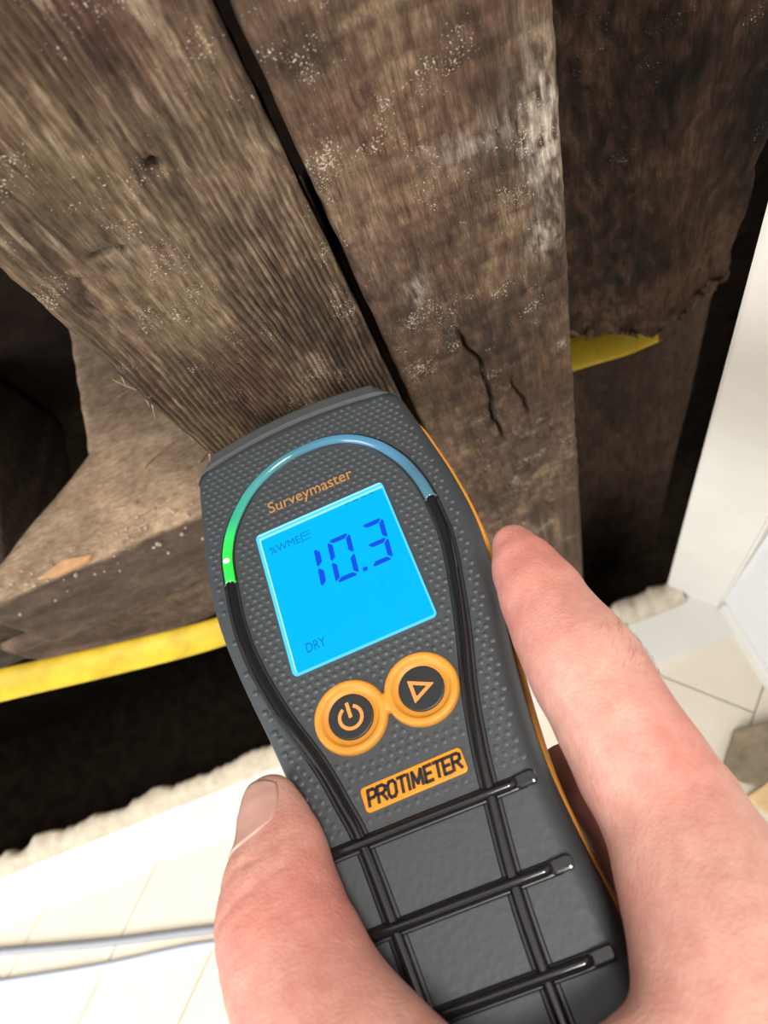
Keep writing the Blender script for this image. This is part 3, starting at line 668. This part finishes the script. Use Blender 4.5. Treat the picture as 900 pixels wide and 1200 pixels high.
def hand_field(X, Y, Z):
    palm = None
    for c in PALM:
        s = chain(X, Y, Z, c, 3); palm = s if palm is None else smin(palm, s, 7)
    tot = None
    for c, k in ((INDEX, 7), (THUMB, 8), (MIDDLE, 4), (RING, 4), (LITTLE, 4)):
        s = smin(palm, chain(X, Y, Z, c, 2.5), k); tot = s if tot is None else np.minimum(tot, s)
    # the flesh gives way where it presses on the meter
    w_ = np.interp(Y, YK, WK).astype(np.float32)
    ax = np.abs(X); zz = np.where(ax > w_ - 4, (ax - w_ + 4) * .55, 0)
    dev = np.maximum(np.maximum(ax - w_ - .6, Z + zz - .4), np.maximum(-34.4 - Z, -131.5 - Y))
    return -smin(-tot, dev, 1.2)
D = hand_field(GX, GY, GZ)
def surface_nets(D, gx, gy, gz, h):
    S = D < 0; nx, ny, nz = D.shape
    cnt = np.zeros((nx - 1, ny - 1, nz - 1), np.int8)
    for i in (0, 1):
        for j in (0, 1):
            for k in (0, 1): cnt += S[i:nx - 1 + i, j:ny - 1 + j, k:nz - 1 + k]
    act = np.argwhere((cnt > 0) & (cnt < 8)); idx = -np.ones(cnt.shape, np.int64); idx[tuple(act.T)] = np.arange(len(act))
    corners = [(i, j, k) for i in (0, 1) for j in (0, 1) for k in (0, 1)]
    acc = np.zeros((len(act), 3)); num = np.zeros(len(act))
    for a in corners:
        for ax in range(3):
            if a[ax] == 0:
                b = list(a); b[ax] = 1
                da = D[tuple((act + a).T)]; db = D[tuple((act + b).T)]; m = (da < 0) != (db < 0)
                t = np.where(m, da / np.where(m, da - db, 1), 0); p = np.tile(np.array(a, float), (len(act), 1)); p[:, ax] = t
                acc[m] += p[m]; num[m] += 1
    V = (act + acc / num[:, None]) * h + np.array([gx[0], gy[0], gz[0]])
    F = []
    for ax in range(3):
        sl0 = [slice(None)] * 3; sl1 = [slice(None)] * 3; sl0[ax] = slice(0, -1); sl1[ax] = slice(1, None)
        a, b = S[tuple(sl0)], S[tuple(sl1)]; e = np.argwhere(a != b); o1, o2 = (ax + 1) % 3, (ax + 2) % 3
        e = e[(e[:, o1] > 0) & (e[:, o2] > 0) & (e[:, o1] < D.shape[o1] - 1) & (e[:, o2] < D.shape[o2] - 1)]
        fl_ = a[tuple(e.T)]
        def q(d1, d2):
            c = e.copy(); c[:, o1] += d1; c[:, o2] += d2; return idx[tuple(c.T)]
        Q = np.stack([q(-1, -1), q(0, -1), q(0, 0), q(-1, 0)], -1); Q[~fl_] = Q[~fl_][:, ::-1]; F.append(Q)
    return V, np.concatenate(F)
HV, HF = surface_nets(D, gx, gy, gz, hs)
def vnormals(V, F):
    n = np.zeros_like(V); fn = np.cross(V[F[:, 2]] - V[F[:, 0]], V[F[:, 3]] - V[F[:, 1]])
    for k in range(4): np.add.at(n, F[:, k], fn)
    return n / (np.linalg.norm(n, axis=1)[:, None] + 1e-12)
E2 = np.concatenate([HF[:, [0, 1]], HF[:, [1, 2]], HF[:, [2, 3]], HF[:, [3, 0]]])
for _ in range(4):      # light smoothing
    s = np.zeros_like(HV); c = np.zeros(len(HV))
    np.add.at(s, E2[:, 0], HV[E2[:, 1]]); np.add.at(s, E2[:, 1], HV[E2[:, 0]]); np.add.at(c, E2[:, 0], 1); np.add.at(c, E2[:, 1], 1)
    HV = HV + .5 * (s / c[:, None] - HV)
Nn = vnormals(HV, HF); X, Y, Z = HV.T
onthumb = (X < -8) & (Y > -105); onindex = (X > 26) & (Z > -14) & (Y > -100)
def crease(pos, amp, wid, slope, wav):
    dl_ = Y - (pos + slope * (X + 30) + 1.2 * (fbm(X * .25 + pos, Z * .2, 2) - .5) * wav); return amp * np.exp(-(dl_ / wid) ** 2)
disp = np.zeros(len(HV))
for pos, amp, wid, slope in ((-57.2, .26, .9, .25), (-62.5, .30, .9, .38), (-66.4, .10, .9, .45), (-70.3, .10, .9, .42)):
    disp -= np.where(onthumb, crease(pos, amp, wid, slope, 2.0) * np.clip((-20 - X) / 6, 0, 1), 0)
for pos in (-44.5, -46.8, -49.2, -51.4):
    dl_ = Y - (pos - .35 * (X - 46) + 1.4 * (fbm(X * .3 + pos, Z * .3, 2) - .5)); disp -= np.where(onindex & (X > 43), .12 * np.exp(-(dl_ / .8) ** 2), 0)
disp += .35 * (fbm(X * .11 + 3, Y * .11 + Z * .05, 3) - .5)
HV = HV + Nn * disp[:, None]
# skin tone: pinker at finger ends and over the joints
red = np.clip(fbm(X * .06 + 2, Y * .06 + Z * .03, 3) * 1.6 - .45, 0, 1) * .55
red += .55 * np.exp(-((Y + 20) / 16) ** 2) * (X > 20) + .42 * np.exp(-((X - 46) ** 2 + (Y + 68) ** 2) / 60) + .45 * np.exp(-(((X + 22) / 7) ** 2 + ((Y + 66) / 11) ** 2)) + .4 * np.exp(-(((X + 35) / 9) ** 2 + ((Y + 66) / 7) ** 2))
red = np.clip(red + .5 * ((Z < -14) & (X > 20)), 0, 1)[:, None]  # lower fingers redder: their shade under the meter painted into the skin
skc = np.array((.53, .295, .235)) * (1 - red) + np.array((.50, .185, .152)) * red
m, t, b = nt('skin'); at = N(t, 'ShaderNodeAttribute'); at.attribute_name = 'tone'
f1 = noise(t, coord(t), 240, 5, .65); vo = N(t, 'ShaderNodeTexVoronoi'); vo.inputs['Scale'].default_value = 1300; t.links.new(coord(t), vo.inputs['Vector'])
mott = ramp(t, f1, [(.3, (.90, .80, .78, 1)), (.7, (1.08, 1.10, 1.10, 1))])
t.links.new(mixc(t, 1.0, at.outputs['Color'], mott, 'MULTIPLY'), b.inputs['Base Color'])
b.inputs['Roughness'].default_value = .5; b.inputs['Specular IOR Level'].default_value = .35
b.inputs['Subsurface Weight'].default_value = .35; b.inputs['Subsurface Radius'].default_value = (1.0, .35, .2); b.inputs['Subsurface Scale'].default_value = .003
bump(t, vo.outputs[0], b, .25, .0004)
hand = mesh_obj('hand', HV, HF, m, smooth=True, cols=skc, scale=MM); hand.matrix_world = Rm
tag(hand, 'bare hand reaching in from below, thumb and forefinger gripping the moisture meter', 'hand')
# thumb nail: shell lifted off the thumb's own surface
ax = np.array((-29.6, -44.6, 2.5)) - np.array((-30.3, -58, 5)); ax /= np.linalg.norm(ax)
nd = np.array((-.60, .10, .78)); nd -= ax * (nd @ ax); nd /= np.linalg.norm(nd); sd = np.cross(ax, nd)
base = np.array((-30.0, -50.6, 3.6)); nu, nvv = 19, 19; top = []; bot = []
for i in range(nu):
    u = -1 + 2 * i / (nu - 1)
    for j in range(nvv):
        v = j / (nvv - 1)
        half = 1.0 - .20 * (1 - v) ** 2
        lo = -5.2 + 3.4 * abs(u) ** 2.4; hi = 9.2 - 2.2 * abs(u) ** 2.2; s_ = lo + (hi - lo) * v
        a = u * math.radians(72) * half; dirv = nd * math.cos(a) + sd * math.sin(a); p0 = base + ax * s_
        rs = np.arange(0, 14, .1); pp = p0[None, :] + dirv[None, :] * rs[:, None]; dd = hand_field(*[pp[:, k].astype(np.float32) for k in range(3)])
        r_ = rs[np.argmax(dd > 0)] if (dd > 0).any() else 5
        if r_ < 2.2: r_ = 2.2 + .2 * r_
        lift = .30 + .15 * v - .25 * abs(u) ** 6
        top.append(p0 + dirv * (r_ + lift)); bot.append(p0 + dirv * (r_ - .6))
V = np.array(top + bot); K = nu * nvv; F = []
for i in range(nu - 1):
    for j in range(nvv - 1):
        q = (i * nvv + j, (i + 1) * nvv + j, (i + 1) * nvv + j + 1, i * nvv + j + 1); F.append(q); F.append(tuple(K + k for k in q[::-1]))
rim = [i * nvv for i in range(nu)] + [(nu - 1) * nvv + j for j in range(1, nvv)] + [i * nvv + nvv - 1 for i in range(nu - 2, -1, -1)] + [j for j in range(nvv - 2, 0, -1)]
for a, b_ in zip(rim, rim[1:] + rim[:1]): F.append((a, K + a, K + b_, b_))
M_nail = plain('thumb_nail', (.50, .285, .235, 1), .32, .5, 300, .05)
nail = mesh_obj('thumb_nail', V, F, M_nail, hand, scale=MM); nail['label'] = 'short pale thumb nail'

# fine dark hairs over the forefinger's knuckle
sel = np.argwhere((X > 45) & (X < 54) & (Y < -40) & (Y > -53) & (Nn[:, 0] * .5 + Nn[:, 2] > .45)).ravel(); V = []; F = []
for i in rng.choice(sel, min(48, len(sel)), replace=False):
    p = HV[i]; n = Nn[i]; d0 = np.array((.45, .55, 0)) + rng.normal(0, .15, 3); d0 -= n * (d0 @ n); d0 /= np.linalg.norm(d0); L = rng.uniform(1.2, 2.8)
    Pp = np.array([p - n * .1, p + d0 * L * .35 + n * .25, p + d0 * L * .7 + n * .35, p + d0 * L + n * .25])
    v, f, _ = tube(Pp, np.array((.032, .03, .025, .012)), None, 3, up=tuple(np.cross(d0, n))); b0 = len(V); V += v.tolist(); F += [tuple(b0 + k for k in q) for q in f]
if V: tag(mesh_obj('knuckle_hair', V, F, plain('dark_hair', (.10, .05, .03, 1), .5), hand, scale=MM), kind='stuff')
